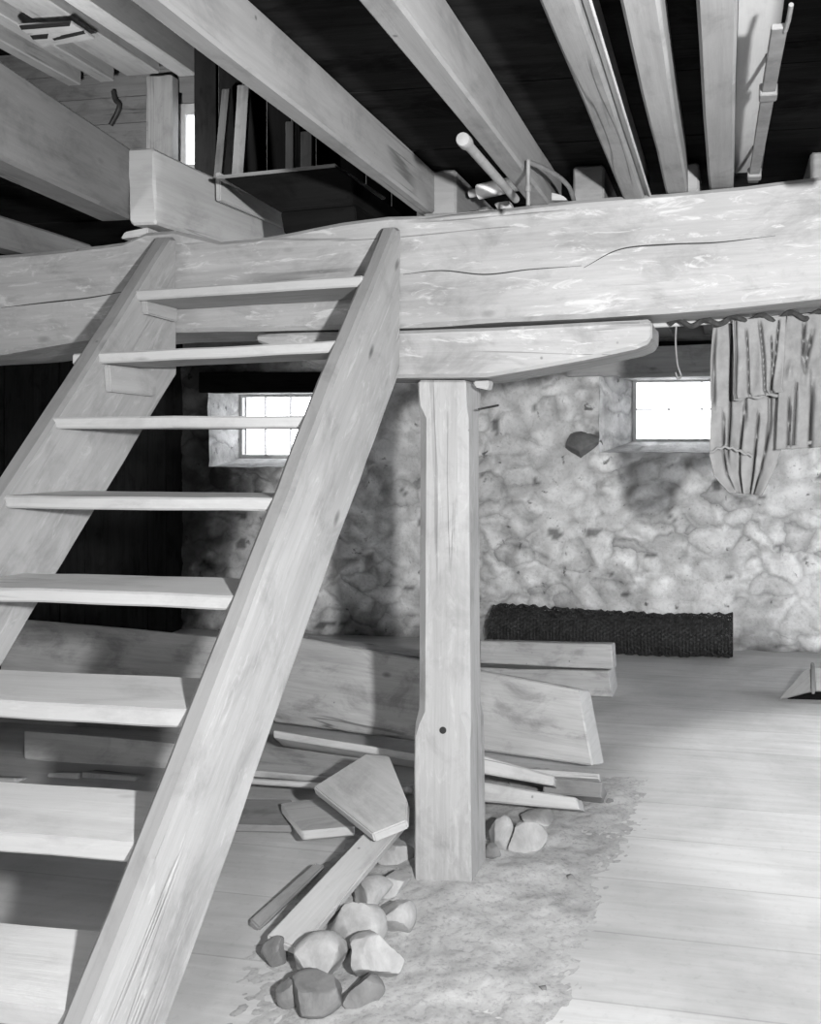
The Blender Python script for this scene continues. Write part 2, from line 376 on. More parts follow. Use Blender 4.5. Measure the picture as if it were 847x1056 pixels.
# openings of the stone wall: inner rectangle at the wall face, outer rectangle at the frame
OY = WY + .42
def rect(px0, py0, px1, py1, Y): a = aY(px0, py0, Y); b = aY(px1, py1, Y); return (a.x, b.z, b.x, a.z)
W1i = rect(619, 384, 792, 467, WY); W1o = rect(655, 393, 775, 454, OY)
W2i = rect(218, 404, 372, 482, WY); W2o = rect(247, 407, 350, 472, OY)
WTOP = 2.30
def stone_wall():
    x0, x1, z0, z1 = LX - .1, RX + .1, -.03, WTOP
    xs = [x0 + .03 * i for i in range(int((x1 - x0) / .03) + 1)] + [W1i[0], W1i[2], W2i[0], W2i[2]]
    zs = [z0 + .03 * i for i in range(int((z1 - z0) / .03) + 1)] + [z1, W1i[1], W1i[3], W2i[1], W2i[3]]
    def uniq(a, keep):
        a = sorted(a); out = []
        for v in a:
            if out and v - out[-1] < .012:
                if v in keep: out[-1] = v
                continue
            out.append(v)
        return out
    xs = uniq(xs, (W1i[0], W1i[2], W2i[0], W2i[2])); zs = uniq(zs, (W1i[1], W1i[3], W2i[1], W2i[3], z1))
    bm = bmesh.new(); vs = []; tone = []
    for z in zs:
        row = []
        for x in xs:
            q = V((x * 3.6 + .5 * noise.noise(V((x * 2, z * 2, 0))), z * 5.6 + .5 * noise.noise(V((x * 2, z * 2, 9))), .5))
            d, pts = noise.voronoi(q)
            e = d[1] - d[0]; s = max(0, min(1, (e - .04) / .35)); s = s * s * (3 - 2 * s)
            pl = max(0, min(1, .5 + 1.5 * noise.fractal(V((x * .9, z * 1.1, 4)), 1, 2, 4)))   # plaster cover
            st = noise.noise(pts[0] * 7.3)
            nz = noise.fractal(V((x * 5, z * 5, 1)), 1, 2, 4)
            y = WY - s * .038 * (1 - .6 * pl) - nz * .016
            row.append(bm.verts.new((x, y, z)))
            base = .66 + .20 * st * (1 - .4 * pl) * s + .20 * s * (1 - .5 * pl) + .12 * pl + .10 * nz
            hole = noise.noise(V((x * 6.5, z * 6.5, 33)))
            if hole > .5 and e < .22: base *= .35
            so = max(0, min(1, (x + 4.3 - .30 * (z - 1.0) + .25 * nz) / .75)); base *= .10 + .90 * so * so * (3 - 2 * so)       # shade painted into the left corner of the wall
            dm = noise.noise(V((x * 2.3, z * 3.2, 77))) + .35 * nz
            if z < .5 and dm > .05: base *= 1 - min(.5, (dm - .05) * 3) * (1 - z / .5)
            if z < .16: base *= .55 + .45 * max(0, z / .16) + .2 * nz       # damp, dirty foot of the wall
            tone.append(max(.05, min(.95, base)))
        vs.append(row)
    bm.verts.ensure_lookup_table()
    for j in range(len(zs) - 1):
        for i in range(len(xs) - 1):
            cx, cz = (xs[i] + xs[i + 1]) / 2, (zs[j] + zs[j + 1]) / 2
            if any(r[0] < cx < r[2] and r[1] < cz < r[3] for r in (W1i, W2i)): continue
            bm.faces.new((vs[j][i], vs[j][i + 1], vs[j + 1][i + 1], vs[j + 1][i]))
    # closed back so that no daylight gets through
    me = finish(bm, 'wall_back', (1, 0, 0), 60)
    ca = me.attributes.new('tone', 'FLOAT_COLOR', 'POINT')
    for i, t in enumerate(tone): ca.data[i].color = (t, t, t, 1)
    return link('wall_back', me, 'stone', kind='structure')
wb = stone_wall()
def reveal(name, ri, ro):
    """splayed plastered reveal between the wall face and the window frame"""
    bm = bmesh.new()
    I = [V((ri[0], WY + .02, ri[1])), V((ri[2], WY + .02, ri[1])), V((ri[2], WY + .02, ri[3])), V((ri[0], WY + .02, ri[3]))]
    O = [V((ro[0], OY + .05, ro[1])), V((ro[2], OY + .05, ro[1])), V((ro[2], OY + .05, ro[3])), V((ro[0], OY + .05, ro[3]))]
    n, kk = 10, 8; tone = []
    for e in range(4):
        rows = []
        for j in range(kk + 1):
            t = j / kk; r = []
            for i in range(n + 1):
                a = I[e].lerp(I[(e + 1) % 4], i / n); b = O[e].lerp(O[(e + 1) % 4], i / n); p = a.lerp(b, t)
                if t < .06: p.y -= .06
                am = .018 * (1 - t) if 0 < i < n else 0
                p += noise.noise_vector(p * 6) * am
                r.append(bm.verts.new(p)); tone.append(.62 + .16 * noise.noise(p * 5))
            rows.append(r)
        for a, b in zip(rows, rows[1:]):
            for i in range(n): bm.faces.new((a[i], a[i + 1], b[i + 1], b[i]))
    me = finish(bm, name, (1, 0, 0), 60)
    ca = me.attributes.new('tone', 'FLOAT_COLOR', 'POINT')
    for i, t in enumerate(tone): ca.data[i].color = (t, t, t, 1)
    return link(name, me, 'stone', wb)
reveal('window_reveal', W1i, W1o); reveal('window_reveal', W2i, W2o)
# outer skin of the wall: four plain masonry pieces round each opening
def back_skin():
    bm = bmesh.new()
    xs = sorted([LX - .4, RX + .4, W1o[0], W1o[2], W2o[0], W2o[2]]); zs = sorted([-.1, WTOP + .3, W1o[1], W1o[3], W2o[1], W2o[3]])
    for i in range(len(xs) - 1):
        for j in range(len(zs) - 1):
            cx, cz = (xs[i] + xs[i + 1]) / 2, (zs[j] + zs[j + 1]) / 2
            if any(r[0] < cx < r[2] and r[1] < cz < r[3] for r in (W1o, W2o)): continue
            y = OY + .12
            bm.faces.new([bm.verts.new(p) for p in ((xs[i], y, zs[j]), (xs[i + 1], y, zs[j]), (xs[i + 1], y, zs[j + 1]), (xs[i], y, zs[j + 1]))])
    return link('masonry', finish(bm, 'masonry', (1, 0, 0)), 'rockm', wb)
back_skin()
def window(name, ro, y, vx, hz, fr=.03, mt=.012):
    """wooden sash: frame, muntins and one sheet of panes"""
    x0, z0, x1, z1 = ro
    root = empty(name, ((x0 + x1) / 2, y, z0), kind='structure')
    for (a, b, c, d) in ((x0 - .02, x0 + fr, z0 - .02, z1 + .02), (x1 - fr, x1 + .02, z0 - .02, z1 + .02)):
        bar('window_frame', a, b, y - .02, y + .03, c, d, 'frame', root, 'z', .004, 3, wobble=.0005)
    for (c, d) in ((z0 - .02, z0 + fr), (z1 - fr, z1 + .02)):
        bar('window_frame', x0, x1, y - .019, y + .029, c, d, 'frame', root, 'x', .004, 3, wobble=.0005)
    for vxx in vx: bar('muntin', vxx - mt / 2, vxx + mt / 2, y - .01, y + .02, z0 + .01, z1 - .01, 'frame', root, 'z', .002, 2, wobble=0)
    for h in hz: bar('muntin', x0 + .01, x1 - .01, y - .009, y + .019, h - mt / 2, h + mt / 2, 'frame', root, 'x', .002, 2, wobble=0)
    bm = bmesh.new()
    for yy in (y + .004, y + .008):
        bm.faces.new([bm.verts.new(p) for p in ((x0, yy, z0), (x1, yy, z0), (x1, yy, z1), (x0, yy, z1))])
    link('pane', finish(bm, 'pane', (1, 0, 0)), 'glass', root)
    return root
def pxs(y, *xs): return [aY(x, 430, y).x for x in xs]
window('window_1', W1o, OY + .02, pxs(OY + .02, 690, 724, 757), [aY(690, 422, OY).z], .012, .011)
window('window_2', W2o, OY + .02, pxs(OY + .02, 274, 300, 326), [aY(274, 437, OY).z], .025, .011)
# side and front walls (old plank partitions)
def plank_wall(name, x0, x1, y0, y1, z0, z1, mat, n=1):
    d = V((x1 - x0, y1 - y0, 0)); L = d.length; d.normalize(); k = max(2, int(L / .24)); bm = bmesh.new(); nn = V((-d.y, d.x, 0))
    for i in range(k):
        off = R.uniform(-.008, .008)
        a = V((x0, y0, 0)) + d * (L * i / k + .003) + nn * off; b = V((x0, y0, 0)) + d * (L * (i + 1) / k - .003) + nn * off
        q = [a + V((0, 0, z0)), b + V((0, 0, z0)), b + V((0, 0, z1)), a + V((0, 0, z1))]
        vs = [bm.verts.new(p) for p in q] + [bm.verts.new(p + nn * .03) for p in q]
        for f in ((0, 1, 2, 3), (7, 6, 5, 4), (0, 4, 5, 1), (1, 5, 6, 2), (2, 6, 7, 3), (3, 7, 4, 0)): bm.faces.new([vs[t] for t in f])
    q = [V((x0, y0, z0)) + nn * .045, V((x1, y1, z0)) + nn * .045, V((x1, y1, z1)) + nn * .045, V((x0, y0, z1)) + nn * .045]
    bm.faces.new([bm.verts.new(p) for p in q])
    return link(name, finish(bm, name, (0, 0, 1)), mat, kind='structure')
plank_wall('wall_left', LX, LX, FY, WY + .5, -.05, CZ, 'blackish')
plank_wall('wall_upper_left', ULX, ULX, FY, WY + .5, CZ, 5.0, 'mid')
wr = plank_wall('wall_right', RX, RX, WY + .5, 5.6, -.05, 5.0, 'mid')
for nm, ya, yb, za, zb in (('wall_right_front', 3.9, FY, -.05, 5.0), ('wall_right_over_light_gap', 5.6, 3.9, 2.05, 5.0)): plank_wall(nm, RX, RX, ya, yb, za, zb, 'mid')  # unseen opening added in this wall to let daylight onto the floor
bm_ = bmesh.new(); bm_.faces.new([bm_.verts.new(p) for p in ((RX - .2, -6, -.06), (14, -6, -.06), (14, 16, -.06), (RX - .2, 16, -.06))])
link('ground', finish(bm_, 'ground', (1, 0, 0)), 'rockm', kind='structure')
plank_wall('wall_front', RX + .1, ULX - .1, FY, FY, -.05, 5.0, 'mid')
# ceiling = underside of the upper floor, running boards across the joists, with the stairwell left open
def boards_x(name, x0, x1, y0, y1, z, mat, wdt=.24, kind='structure'):
    bm = bmesh.new(); y = y0
    while y < y1 - .01:
        yy = min(y1, y + wdt * R.uniform(.85, 1.2)); dz = R.uniform(0, .006)
        q = [(x0, y + .002, z + dz), (x1, y + .002, z + dz), (x1, yy - .002, z + dz), (x0, yy - .002, z + dz)]
        vs = [bm.verts.new(p) for p in q] + [bm.verts.new((p[0], p[1], p[2] + .03)) for p in q]
        for f in ((3, 2, 1, 0), (4, 5, 6, 7), (0, 1, 5, 4), (1, 2, 6, 5), (2, 3, 7, 6), (3, 0, 4, 7)): bm.faces.new([vs[t] for t in f])
        y = yy
    bm.faces.new([bm.verts.new(p) for p in ((x0, y0, z + .045), (x1, y0, z + .045), (x1, y1, z + .045), (x0, y1, z + .045))])
    return link(name, finish(bm, name, (1, 0, 0)), mat, kind=kind)
WELL_X0, WELL_X1, WELL_Y1 = -2.12, -1.03, 4.3
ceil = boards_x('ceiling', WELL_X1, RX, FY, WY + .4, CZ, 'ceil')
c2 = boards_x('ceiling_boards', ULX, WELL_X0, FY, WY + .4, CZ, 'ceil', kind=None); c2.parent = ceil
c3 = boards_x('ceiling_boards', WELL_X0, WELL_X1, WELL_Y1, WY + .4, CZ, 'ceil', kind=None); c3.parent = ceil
# upper storey: horizontal plank back wall with a window, and its roof boards
UW = rect(180, 108, 214, 176, WY); UZ = 4.72
def upper_wall():
    bm = bmesh.new(); z = WTOP; y = WY + .0
    while z < 5.0:
        zz = z + R.uniform(.2, .28)
        for (a, b) in ((ULX - .2, UW[0]), (UW[2], RX + .1)):
            z_lo, z_hi = z + .003, zz - .003
            q = [(a, y, z_lo), (b, y, z_lo), (b, y, z_hi), (a, y, z_hi)]
            vs = [bm.verts.new(p) for p in q] + [bm.verts.new((p[0], p[1] + .05, p[2])) for p in q]
            for f in ((0, 1, 2, 3), (7, 6, 5, 4), (0, 4, 5, 1), (1, 5, 6, 2), (2, 6, 7, 3), (3, 7, 4, 0)): bm.faces.new([vs[t] for t in f])
        if zz < UW[1] or z > UW[3]:
            q = [(UW[0], y, z + .003), (UW[2], y, z + .003), (UW[2], y, zz - .003), (UW[0], y, zz - .003)]
            bm.faces.new([bm.verts.new(p) for p in q])
        z = zz
    for (a, b, c, d) in ((ULX - .2, UW[0], 2.25, 5), (UW[2], RX + .1, 2.25, 5), (UW[0], UW[2], 2.25, UW[1]), (UW[0], UW[2], UW[3], 5)):
        bm.faces.new([bm.verts.new(p) for p in ((a, y + .07, c), (b, y + .07, c), (b, y + .07, d), (a, y + .07, d))])
    return link('wall_upper', finish(bm, 'wall_upper', (1, 0, 0)), 'mid', kind='structure')
upper_wall()
window('window_3', UW, WY + .06, [UW[0] + .55 * (UW[2] - UW[0]), ], [], .075, .02)
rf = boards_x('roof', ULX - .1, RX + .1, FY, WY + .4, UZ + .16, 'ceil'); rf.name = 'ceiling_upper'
# ============================================================ MAIN CARRYING BEAM, BOLSTER, POST
BY = 2.96
prof = [(-60, 266, 369), (0, 262, 365), (60, 257, 355), (125, 250, 345), (150, 240, 343), (180, 238, 342), (226, 249, 341), (262, 246, 341), (293, 241, 340), (352, 229, 339), (400, 223, 338), (440, 221, 336), (520, 214, 331), (600, 206, 328), (690, 198, 322), (770, 190, 315), (847, 182, 308), (960, 172, 299)]
def beam_secs():
    s = []
    T = [(aY(x, t, BY), aY(x, b, BY)) for x, t, b in prof]
    a, b = T[0], T[1]
    ext = lambda p, q, X: p + (q - p) * ((X - p.x) / (q.x - p.x))
    T = [(ext(T[0][0], T[1][0], LX + .02), ext(T[0][1], T[1][1], LX + .02))] + T + [(ext(T[-2][0], T[-1][0], RX - .02), ext(T[-2][1], T[-1][1], RX - .02))]
    out = []
    for i in range(len(T) - 1):
        n = max(1, int((T[i + 1][0].x - T[i][0].x) / .08))
        for j in range(n):
            u = j / n; out.append((T[i][0].lerp(T[i + 1][0], u), T[i][1].lerp(T[i + 1][1], u)))
    out.append(T[-1])
    for t, bt in out:
        s.append([V((bt.x, BY, bt.z)), V((bt.x, BY + .34, bt.z)), V((t.x, BY + .34, t.z)), V((t.x, BY, t.z))])
    return s
bsecs = beam_secs()
mb = loft('main_beam', bsecs, .014, 'beam', wobble=.007, m=6, endbevel=False,
          label='great hand-hewn whitewashed beam crossing the whole room on the post', cat='beam')
def beam_top(x): return min(bsecs, key=lambda s: abs(s[2].x - x))[2].z
def beam_bot(x): return min(bsecs, key=lambda s: abs(s[0].x - x))[0].z
from mathutils.bvhtree import BVHTree
BT = BVHTree.FromPolygons([v.co for v in mb.data.vertices], [list(p.vertices) for p in mb.data.polygons])
def onbeam(p):
    h = BT.ray_cast(V((p.x, BY - .5, p.z)), V((0, 1, 0)))[0]
    return (h or p) + V((0, -.0005, 0))
def crack(px, parent, Y, r=.003):  # dark strip on the surface stands in for shade inside a crack
    tube('crack', [onbeam(p) for p in bez([aY(x, y, Y - .002) for x, y in px], 60)], r, 'crack', parent, 6, rf=lambda u: r * .6 * math.sin(math.pi * min(.97, max(.04, u))) + .0005)
crack([(416, 283), (455, 279), (500, 283), (545, 278), (600, 274)], mb, BY)
crack([(602, 276), (640, 257), (690, 252), (740, 250), (800, 243)], mb, BY, .0035)
crack([(0, 317), (45, 312), (90, 307), (136, 299)], mb, BY, .0035)
crack([(175, 298), (210, 300), (260, 296), (320, 290)], mb, BY, .003)
rootify(mb) if False else None
# bolster: short timber with tapered ends on top of the post
bz_b = aY(462, 391, BY).z
def bolster():
    P = [(262, 343, 352), (300, 341, 366), (345, 341, 388), (400, 340, 390), (500, 337, 389), (560, 334, 379), (620, 331, 367), (655, 329, 359), (667, 328, 354), (672, 331, 348)]
    s = []
    for x, t, b in P:
        T, B = aY(x, t, BY), aY(x, b, BY); T.z = min(T.z, beam_bot(T.x) - .008)
        s.append([V((B.x, BY + .015, B.z)), V((B.x, BY + .30, B.z)), V((T.x, BY + .30, T.z)), V((T.x, BY + .015, T.z))])
    out = []
    for a, b in zip(s, s[1:]):
        for j in range(3): out.append([p.lerp(q, j / 3) for p, q in zip(a, b)])
    out.append(s[-1])
    return loft('bolster', out, .012, 'beam', wobble=.004, m=5, root=True, label='short tapered bolster block between the great beam and the post', cat='bolster')
bolster()
pl_, pr_ = aZ(430, 916, 0), aZ(487, 918, 0)
PX0, PX1, PY0 = pl_.x, pr_.x, 3.06
def post():
    z1 = aY(460, 391, PY0).z - .002; n = 40; secs = []
    for i in range(n + 1):
        u = i / n; e = .006 * (1 if u < .34 else 0); tp = -.004 * u
        x0, x1 = PX0 - e - tp, PX1 + e + tp - .012 * u
        secs.append([(x0, PY0 - e, z1 * u), (x1, PY0 - e, z1 * u), (x1, PY0 + .19, z1 * u), (x0, PY0 + .19, z1 * u)])
    def chf(u):
        if u < .31 or u > .955: return .006
        return .006 + .026 * min(1, (u - .31) / .03, (.955 - u) / .03)
    o = loft('post', secs, .01, 'post', wobble=.003, m=4, chf=chf, g=(0, 0, 1), label='square chamfered wooden post standing under the bolster', cat='post')
    k = slab('splinter', [aY(x, y, PY0 - .004) for x, y in ((488, 393), (505, 392), (503, 402), (490, 399))], (0, .06, 0), 'post', o)
    tube('nail', [aY(494, 422, PY0 + .02), aY(514, 418, PY0 - .05)], .004, 'iron', o, 8)
    h = aY(457, 753, PY0 - .006)
    tube('bolt_hole', [h + V((0, -.003, 0)), h + V((0, .02, 0))], .012, 'crack', o, 14)
    return rootify(o) if False else o
post()

# ============================================================ JOISTS (near span, over the camera)
def zt(x): return beam_top(x) + .004
JG = 'joists of the near span'
def joist(xl, xr, label, z0, y1, y0=FY + .02, z1=CZ - .003, mat='joist', wobble=.004):
    n = 26
    A = [(xl, y0, z0), (xr, y0, z0), (xr, y0, z1), (xl, y0, z1)]; B = [(p[0], y1, p[2]) for p in A]
    return loft('ceiling_joist', lerp_secs(A, B, n), .007, mat, None, wobble=wobble, m=3, root=True, label=label, cat='joist', group=JG)
joist(-1.037, -.978, 'long joist beside the open stairwell, leftmost of the near span', 2.325, 3.22)
joist(-.644, -.574, 'thick ceiling joist running down to the knobbed white stick', 2.33, 3.2)
joist(-.330, -.262, 'ceiling joist with a thin pale pipe along its right side', 2.335, 3.2)
joist(-.194, -.124, 'rough fibrous ceiling joist between the pale pipe and the straight joist', 2.352, 3.2, wobble=.008)
joist(-.057, .020, 'straight ceiling joist beside the painted-light ceiling strip and hanging iron strap', 2.36, 3.2)
joist(.255, .335, 'added deep joist out of view at right, shading the ceiling', 2.23, 2.42)  # unseen joist added to block light from the ceiling boards
# lapped joists of the far span, their near ends resting on the beam
FG = 'joists of the far span'
def far_joist(px0, px1, pyt, y0, label, z0=None, mat='joist'):
    a, b = aY(px0, pyt, y0), aY(px1, pyt, y0)
    zb = zt((a.x + b.x) / 2) if z0 is None else z0
    zt_ = min(CZ - .004, a.z)
    A = [(a.x, y0, zb), (b.x, y0, zb), (b.x, y0, zt_), (a.x, y0, zt_)]; B = [(a.x, WY + .3, zb), (b.x, WY + .3, zb), (b.x, WY + .3, CZ - .004), (a.x, WY + .3, CZ - .004)]
    return loft('lapped_joist', lerp_secs(A, B, 24), .008, mat, None, wobble=.004, m=3, root=True, label=label, cat='joist', group=FG)
far_joist(436, 471, 171, 3.0, 'pale far joist end on the beam right of the stairwell joist')
far_joist(591, 623, 160, 3.02, 'pale far joist end on the beam left of the thin pipe')
far_joist(695, 721, 168, 3.02, 'pale far joist end on the beam between the rough and straight joists')
far_joist(836, 868, 140, 3.02, 'pale far joist end at the right edge above the hanging clothes')
# pale strip of painted flash light between the straight joist and the added deep one
pc = slab('ceiling_board', [(.022, FY + .05, CZ - .006), (.118, FY + .05, CZ - .006), (.118, 3.2, CZ - .006), (.022, 3.2, CZ - .006)], (0, 0, .005), 'lit_strip', g=(0, 1, 0), root=True,
     label='pale strip of painted light on the ceiling between straight joist and iron strap', cat='board')
# thin pipe
tube('thin_pipe', [V((-.243, y, 2.345 + .006 * math.sin(y * 2))) for y in [FY + .05 + i * .28 for i in range(20)] if y < 3.0],   .0036, 'white', root=True,
     label='thin pale pipe running along a ceiling joist', cat='pipe')
# iron strap with two collars and an upturned tip
st = empty('iron_strap', (.1, 2.4, 2.36), label='flat iron strap with two collars hanging under the ceiling at right', cat='strap')
sp = [(801, 34), (790, 90), (783, 130), (776, 190)]
def strap_pt(px, py, z): return aZ(px, py, z)
a0, a1 = aZ(804, 30, 2.37), aZ(777, 189, 2.375)
wd = V((.016, 0, 0))
loft('strap_bar', lerp_secs([a0 - wd, a0 + wd, a0 + wd + V((0, 0, .012)), a0 - wd + V((0, 0, .012))], [a1 - wd, a1 + wd, a1 + wd + V((0, 0, .012)), a1 - wd + V((0, 0, .012))], 12), .002, 'steel', st, wobble=.001, m=2)
for u in (.32, .93):
    c = a0.lerp(a1, u); bar('collar', c.x - .021, c.x + .021, c.y - .022, c.y + .022, c.z - .008, c.z + .022, 'steel', st, 'y', .003, 3, wobble=0)
tube('hook_tip', [a0 + V((.012, .01, .0)), a0 + V((.016, -.03, .004)), a0 + V((.018, -.075, .012))], .005, 'steel', st, 8)
tube('hanger_bolt', [a0.lerp(a1, .32) + V((0, 0, .02)), V((a0.lerp(a1, .32).x, a0.lerp(a1, .32).y, CZ))], .006, 'iron', st, 8)
tube('hanger_bolt', [a0.lerp(a1, .93) + V((0, 0, .02)), V((a0.lerp(a1, .93).x, a0.lerp(a1, .93).y, CZ))], .006, 'iron', st, 8)

# trimmer beams at the left of the stairwell
def skew_beam(name, nb, nt, fb, ft, width, mat, label, cat, ext=0.0, group=None):
    """nb/nt near bottom/top of the right face, fb/ft far ones; width to the left"""
    nb, nt, fb, ft = V(nb), V(nt), V(fb), V(ft)
    if ext:
        d = (fb - nb).normalized() * ext; nb -= d; d = (ft - nt).normalized() * ext; nt -= d
    wv = V((-width, 0, 0))
    A = [nb + wv, nb, nt, nt + wv]; B = [fb + wv, fb, ft, ft + wv]
    return loft(name, lerp_secs(A, B, 26), .01, mat, None, wobble=.005, m=4, root=True, label=label, cat=cat, group=group)
gz0, gz1 = 2.345, 2.60
skew_beam('trimmer_beam', aZ(0, 163, gz0), aZ(0, 62, gz1), aY(138, 227, 3.02), aY(138, 155, 3.02), .13, 'joist', 'big square trimmer beam at upper left, running to the lapped block on the beam', 'beam', 2.2)
hb0, ht0 = aY(162, 231, 2.985), aY(158, 152, 2.985)
hd = V((.10, 1.0, 0)); 
skew_beam('lapped_trimmer', hb0, ht0, hb0 + hd * 1.28, ht0 + hd * 1.28 + V((0, 0, -.03)), .105, 'pale', 'pale lapped trimmer block resting on the great beam over the left stair side', 'beam')
# second plank nailed lower on the trimmer
p0 = aY(228, 178, 3.35); 
slab('nailing_plank', [aX(x, y, X) for x, y, X in ((222, 178, hb0.x + .044), (289, 217, hb0.x + .09), (289, 235, hb0.x + .09), (222, 207, hb0.x + .044))], (.022, -.002, 0), 'pale', root=True, label='short pale plank nailed along the lapped trimmer below the dark crate', cat='plank')
# worn joist end lying at far left on the beam
kx = -2.63
skew_beam('worn_joist', (kx, FY + .1, 2.255), (kx, FY + .1, 2.44), (kx + .02, 3.46, 2.262), (kx + .02, 3.46, 2.375), .10, 'joist', 'worn grey joist end lying on the great beam at far left', 'joist')
slab('wedge', [aY(x, y, 2.99) for x, y in ((124, 246), (128, 239), (152, 234), (152, 242))], (0, .1, 0), 'pale', root=True, label='small pale wedge on the great beam beside the left stair side', cat='wedge')

# ============================================================ UPPER STOREY seen through the stairwell
UG = 'joists of the upper floor'
def up_joist(pa, pb, wpx, label, z=4.70, h=.15):
    a, b = aZ(*pa, z - h), aZ(*pb, z - h)
    d = (a - b).normalized(); a = b + d * 6.5
    a.y = max(a.y, FY + .1)
    x = (a.x + b.x) / 2
    A = [(b.x - wpx, FY + .1, z - h), (b.x, FY + .1, z - h), (b.x, FY + .1, z + .15), (b.x - wpx, FY + .1, z + .15)]; B = [(p[0], min(b.y, WY - .02), p[2]) for p in A]
    loft('upper_joist', lerp_secs(A, B, 20), .01, 'pale', None, wobble=.004, m=3, root=True, label=label, cat='joist', group=UG)
up_joist((90, 0), (165, 76), .30, 'wide pale upper joist ending over the upstairs wall post', 4.62, .1)
up_joist((150, 30), (203, 78), .16, 'pale upper joist nearest the upstairs window', 4.62, .14)
up_joist((20, 20), (118, 84), .13, 'narrow upper joist left of the slotted cleat', 4.6, .1)
up_joist((0, 30), (84, 88), .12, 'upper joist furthest left above the square trimmer', 4.6, .1)
# slotted cleat under the upper joists
cz = 4.44
cl = slab('slotted_cleat', [aZ(x, y, cz) for x, y in ((18, 27), (74, 24), (98, 40), (44, 49))], (0, 0, .02), 'board', root=False, label='pale slotted cleat board nailed under the upper joists', cat='cleat')
for q in (((20, 27), (73, 23), (72, 27), (22, 31)), ((31, 37), (50, 35), (49, 40), (34, 41)), ((54, 40), (62, 38), (63, 37), (86, 32), (88, 35), (66, 40), (56, 42))):
    slab('slot', [aZ(x, y, cz - .004) for x, y in q], (0, 0, .003), 'crack', cl, bev=.0005, wobble=0)
# post beside the upstairs window
bar('wall_post', aY(150, 120, WY - .12).x, aY(177, 120, WY - .12).x, WY - .12, WY - .02, 2.53, 4.56, 'pale', None, 'z', .01, 14, root=True, label='pale squared post beside the upstairs window', cat='post')
# iron hook on the upstairs wall
tube('iron_hook', bez([aY(x, y, WY - .04) for x, y in ((117, 94), (119, 103), (123, 108), (121, 116), (114, 129))], 20), .02, 'iron', root=True, label='curved iron hook on the upstairs plank wall', cat='hook')
# dark plank partition upstairs and planks leaning on it
py_ = 5.0
bz = CZ + .05
part = empty('plank_partition', (-2.4, py_, bz), label='dark partition of upright planks upstairs behind the stairwell', cat='partition')
xa = aY(200, 120, py_).x; xb = aY(430, 120, py_).x
nP = 9
for i in range(nP):
    x0 = xa + (xb - xa) * i / nP; x1 = xa + (xb - xa) * (i + 1) / nP - .01
    z1 = aY(200, 66, py_).z
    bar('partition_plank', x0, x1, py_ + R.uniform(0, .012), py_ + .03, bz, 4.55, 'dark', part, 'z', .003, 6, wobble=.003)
for i, (x0, y0, x1, y1, wpx, mt, lab) in enumerate([(216, 172, 234, 104, .05, 'dim', 'thin plank leaning first from the upstairs window'), (240, 172, 252, 100, .075, 'mid', 'broad short plank leaning second from the upstairs window'),
        (298, 168, 300, 138, .05, 'dim', 'narrow plank leaning against the upstairs partition beside the joist'), (316, 167, 317, 148, .07, 'dim', 'plank leaning at the right end of the upstairs partition')]):
    a = aY(x0, y0, py_ - .12); b = aY(x1, y1 - 12, py_ - .03); a.z = bz + .002
    loft('leaning_plank', lerp_secs([a + V(v) for v in ((-wpx / 2, -.012, 0), (wpx / 2, -.012, 0), (wpx / 2, .012, 0), (-wpx / 2, .012, 0))], [b + V(v) for v in ((-wpx / 2, -.012, 0), (wpx / 2, -.012, 0), (wpx / 2, .012, 0), (-wpx / 2, .012, 0))], 8), .003, mt, root=True, wobble=.004, label=lab, cat='plank', group='planks leaning upstairs')
# dark crate sitting over the stairwell edge
ck = empty('crate', (-1.7, 3.6, beam_top(-1.5)), label='dark open wooden crate sitting on the great beam behind the stairs', cat='crate')
def cp(x, y, Y): return aY(x, y, Y)
ty = 3.12
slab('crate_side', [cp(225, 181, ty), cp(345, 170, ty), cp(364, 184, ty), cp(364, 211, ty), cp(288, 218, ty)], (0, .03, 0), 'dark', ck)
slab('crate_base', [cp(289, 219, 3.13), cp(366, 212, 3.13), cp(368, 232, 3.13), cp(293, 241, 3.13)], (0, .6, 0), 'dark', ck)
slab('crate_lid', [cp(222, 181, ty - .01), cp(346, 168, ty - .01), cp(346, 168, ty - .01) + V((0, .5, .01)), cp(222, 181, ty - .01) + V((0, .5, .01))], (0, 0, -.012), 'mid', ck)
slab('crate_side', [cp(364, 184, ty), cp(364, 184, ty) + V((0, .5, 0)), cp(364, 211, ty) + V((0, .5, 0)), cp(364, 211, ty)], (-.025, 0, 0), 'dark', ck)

# things lying on the beam by the second joist
stk = empty('knobbed_stick', (-.657, 2.5, 2.3), label='white wooden stick with a rounded knob fixed along the thick joist underside', cat='stick')
k0, k1 = V((-.655, 2.27, 2.312)), V((-.658, 2.84, 2.318))
tube('shaft', [k0.lerp(k1, u) for u in (0, .25, .5, .75, 1)], .013, 'peeled', stk, 12)
kd = (k0 - k1).normalized()
tube('knob', [k0 + kd * (t * .05 - .012) for t in (0, .1, .3, .6, .8, .93, 1)], .02, 'peeled', stk, 14, rf=lambda u: .019 * max(.25, math.sqrt(max(0.02, 1 - (2 * u - 1) ** 4))))
cyl = empty('white_roller', aY(515, 190, 3.05), label='white roller lying along the top of the great beam', cat='roller')
c0, c1 = aY(494, 198, 3.06), aY(542, 187, 3.02)
c0.z = max(c0.z, beam_top(c0.x) + .035); c1.z = max(c1.z, beam_top(c1.x) + .035)
tube('roller_body', [c0, c0.lerp(c1, .5), c1], .026, 'chalk', cyl, 16)
tube('roller_pin', [c0 + (c0 - c1).normalized() * .035, c0], .014, 'white', cyl, 12)
lt = slab('lath', [aY(x, y, 3.0) for x, y in ((548, 193), (580, 201), (586, 206), (548, 206))], (0, .05, 0), 'white', root=True, label='pale lath scrap on the great beam beside the bent pipe', cat='lath')
